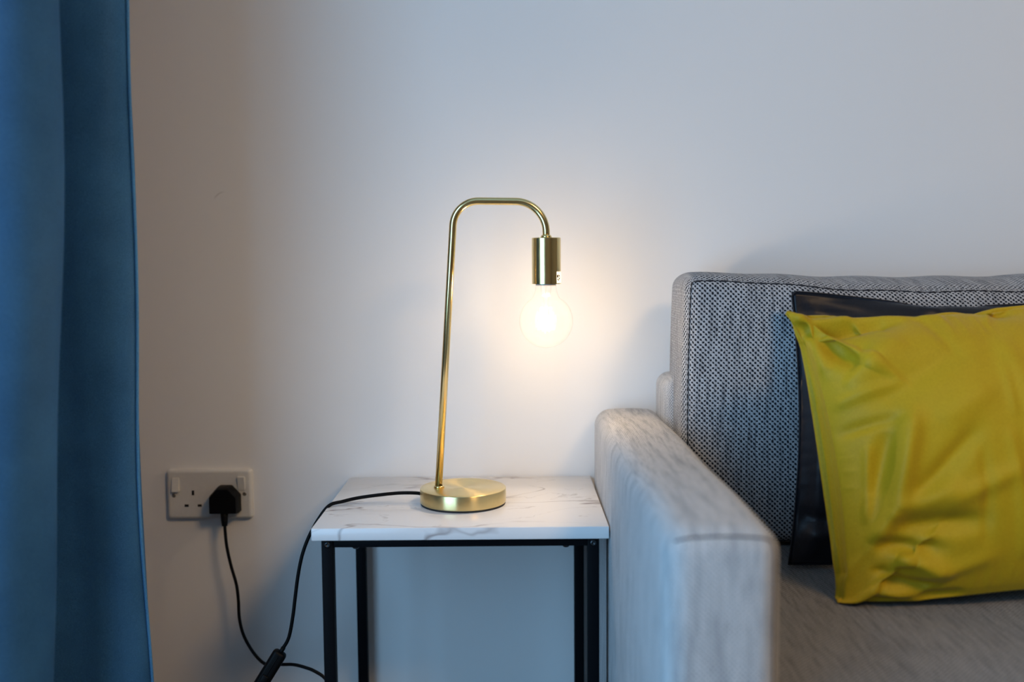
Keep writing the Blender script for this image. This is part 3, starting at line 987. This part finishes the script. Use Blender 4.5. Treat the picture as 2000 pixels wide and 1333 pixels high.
def px(u_px, v_px):
    return ((u_px - 1900) / 320.0, (890 - v_px) / 280.0)
def sg(x0, y0, x1, y1, amp, wd):
    return (*px(x0, y0), *px(x1, y1), amp, wd)
front_folds = [
    sg(1585, 655, 1760, 640, -0.020, 0.060), sg(1570, 628, 1780, 622, 0.010, 0.050),
    sg(1600, 660, 1612, 740, 0.010, 0.045), sg(1625, 680, 1665, 730, -0.014, 0.060),
    sg(1760, 690, 1640, 770, 0.012, 0.10), sg(1700, 800, 1860, 725, -0.007, 0.08),
    sg(1745, 835, 1695, 985, 0.014, 0.055), sg(1695, 985, 1648, 1040, 0.012, 0.050), sg(1700, 860, 1655, 960, -0.010, 0.055),
    sg(1845, 870, 1735, 965, -0.009, 0.050), sg(1790, 850, 1880, 800, 0.005, 0.08),
    sg(1700, 1015, 1830, 1018, -0.014, 0.060), sg(1700, 985, 1800, 960, 0.008, 0.060),
    sg(1655, 1040, 1760, 1060, -0.014, 0.045), sg(1690, 1062, 1770, 1100, 0.012, 0.050),
    sg(1660, 1110, 1750, 1125, -0.012, 0.040), sg(1655, 1128, 1740, 1155, 0.010, 0.040),
    sg(1640, 760, 1700, 700, -0.006, 0.030), sg(1620, 800, 1740, 775, 0.006, 0.035), sg(1615, 850, 1720, 835, -0.006, 0.035), sg(1660, 880, 1640, 1000, 0.006, 0.025),
    sg(1780, 985, 1900, 940, 0.006, 0.05), sg(1645, 1085, 1700, 1090, -0.008, 0.022), sg(1700, 1120, 1850, 1080, 0.005, 0.05), sg(1640, 1150, 1800, 1148, -0.008, 0.03),
    sg(1850, 900, 1840, 1050, -0.004, 0.03), sg(1900, 880, 1905, 1080, 0.004, 0.03), sg(1950, 900, 1960, 1100, -0.004, 0.03),
    sg(1960, 640, 1900, 760, -0.004, 0.09), sg(1930, 590, 2000, 640, -0.010, 0.07), sg(1940, 700, 1960, 930, 0.004, 0.06),
    sg(1820, 640, 1850, 720, -0.003, 0.03), sg(1920, 760, 1915, 850, 0.0025, 0.02),
]
me, rim = pillow(sim_pillow(0.233, 0.207, 100, 220, 6, fit=0.93, thick=0.100, seed=3, rough=0.0022, back=0.42, sag=0.01), front_folds, 0.013)
mt = place(me, Vector((0.602, -0.394, 0.6180)), R(-15), R(-3.6), R(4))
yel = thing('yellow_cushion', 'mustard yellow velvet cushion leaning in front of the dark one', 'cushion', (0.612, -0.42, SZs))
cc = link('cushion_cover', me, M['yellow'], yel)
sub = cc.modifiers.new('subsurf', 'SUBSURF')
sub.levels = sub.render_levels = 1
link('seam', tube(rimpath(mt, rim), 0.0009, 8, closed=True), M['yellow'], yel)

dark_folds = [(-0.92, 0.86, -0.55, 0.80, -0.008, 0.06), (-0.86, -0.9, -0.83, 0.6, 0.006, 0.035), (-0.95, -0.62, -0.7, -0.70, -0.010, 0.05),
              (-0.92, -0.80, -0.6, -0.66, 0.008, 0.05), (-0.8, 0.2, -0.75, -0.4, -0.006, 0.05)]
me, rim = pillow(sim_pillow(0.222, 0.197, 64, 160, 6, fit=0.94, thick=0.052, seed=8, back=0.9), dark_folds, 0.006)
mt = place(me, Vector((0.612, -0.287, 0.619)), R(-10), R(2.8), R(1))
drk = thing('dark_cushion', 'black satin cushion tucked between the yellow cushion and the sofa back', 'cushion', (0.63, -0.33, SZs))
link('cushion_cover', me, M['navy'], drk)
link('seam', tube(rimpath(mt, rim), 0.0012, 8, closed=True), M['navy'], drk)
zp = mt @ Vector((-0.2, -0.004, 0.10))
link('zip_pull', box(zp.x - 0.0016, zp.x + 0.0016, zp.y - 0.003, zp.y - 0.001, zp.z - 0.008, zp.z + 0.004, 0.0007), M['zip_metal'], drk, angle=40)

# ------------------------------------------------------------------ curtain beside the window
curt = thing('curtain', 'heavy blue velvet curtain hanging in folds at the left window edge', 'curtain', (-0.64, -0.42, 0.01))
def plan(t_z):
    """plan outline of the hanging cloth at relative height t_z (0 hem, 1 top)"""
    d = 1 - t_z
    s = 0.050 * (1 - min(1, max(0, (t_z * 2.2 - 0.27) / 0.96)))     # first fold swings left towards the hem
    return [(-0.900, -0.76), (-0.842, -0.715), (-0.755, -0.665), (-0.680 - s * 0.2, -0.600), (-0.622 - s * 0.4, -0.578), (-0.575 - s * 0.7, -0.562), (-0.545 - s * 0.9, -0.532),
            (-0.533 - s, -0.482), (-0.546 - s, -0.452), (-0.600 - s * 0.9, -0.440), (-0.660 - s * 0.5, -0.435), (-0.682, -0.410), (-0.655, -0.370),
            (-0.605, -0.362), (-0.565, -0.366), (-0.535, -0.362), (-0.517, -0.347), (-0.513, -0.328), (-0.523, -0.308), (-0.550, -0.300)]
nz_ = 90
rows = []
rng = random.Random(4)
for i in range(nz_ + 1):
    t = i / nz_
    z = 0.015 + t * 2.19
    pts = catmull(plan(t), 9)
    row = []
    for k, p in enumerate(pts):
        q = k / (len(pts) - 1)
        wob = 0.004 * math.sin(z * 5.2 + q * 9) + 0.0025 * math.sin(z * 11.0 - q * 23)
        cre = 0.0
        for (zc, qc, am, sl) in ((0.90, 0.24, 0.011, 0.35), (0.75, 0.20, 0.009, -0.5), (1.05, 0.23, 0.004, 0.4), (0.50, 0.22, 0.006, 0.3)):
            dz = z - zc - sl * (q - qc)
            cre += am * math.exp(-(dz / 0.014) ** 2) * math.exp(-((q - qc) / 0.035) ** 2)
        edge = min(1.0, (1 - q) / 0.12)
        row.append((p[0] + wob * edge * 0.8 + cre * 0.3, p[1] + wob * 0.6 * edge + cre, z))
    rows.append(row)
nk = len(rows[0])
bm = bmesh.new()
bv = [[bm.verts.new(v) for v in row] for row in rows]
for i in range(nz_):
    for k in range(nk - 1):
        bm.faces.new((bv[i][k], bv[i][k + 1], bv[i + 1][k + 1], bv[i + 1][k]))
bmesh.ops.solidify(bm, geom=bm.faces[:], thickness=0.0025)
fab = link('curtain_fabric', bm_mesh(bm), M['curtain'], curt)
ei = nk - 22
link('edge_hem', tube([(rows[i][ei][0] + 0.0022, rows[i][ei][1], rows[i][ei][2]) for i in range(0, nz_ + 1)], 0.0022, 8), M['curtain'], curt)
rail = thing('curtain_pole', 'dark metal curtain pole above the window', 'curtain pole', (-0.70, -1.3, 2.22))
link('pole', tube([(-0.70, -3.55, 2.225), (-0.70, -0.16, 2.225)], 0.012, 16), M['black_metal'], rail)
for yy in (-3.35, -0.22):
    link('bracket', boxes([(RX0 - 0.0005, RX0 + 0.008, yy - 0.02, yy + 0.02, 2.19, 2.26), (RX0 + 0.006, -0.70, yy - 0.006, yy + 0.006, 2.205, 2.217)]), M['black_metal'], rail, smooth=False)
for yy in (-3.565, -0.145):
    link('finial', lathe([(0, -0.018), (0.010, -0.015), (0.017, -0.004), (0.017, 0.004), (0.010, 0.015), (0, 0.018)], (-0.70, yy, 2.225), 20), M['black_metal'], rail)

# ------------------------------------------------------------------ added fill light, unseen, warms the left wall; shaped as a ceiling lamp
cl = thing('fill_light', 'added warm fill light, round, on the ceiling out of view', 'fill light', (1.35, -2.2, RZ1))
link('fill_plate', lathe([(0, 0), (0.36, 0), (0.36, -0.03), (0, -0.03)], (1.35, -2.2, RZ1), 64), M['trim'], cl, angle=40)
link('fill_diffuser', lathe([(0.35, -0.03), (0.345, -0.055), (0.31, -0.085), (0.22, -0.108), (0.11, -0.118), (0, -0.12)], (1.35, -2.2, RZ1), 64),
     emit('warm_fill_glass', (1.0, 0.64, 0.30), FILL_GLOW), cl)
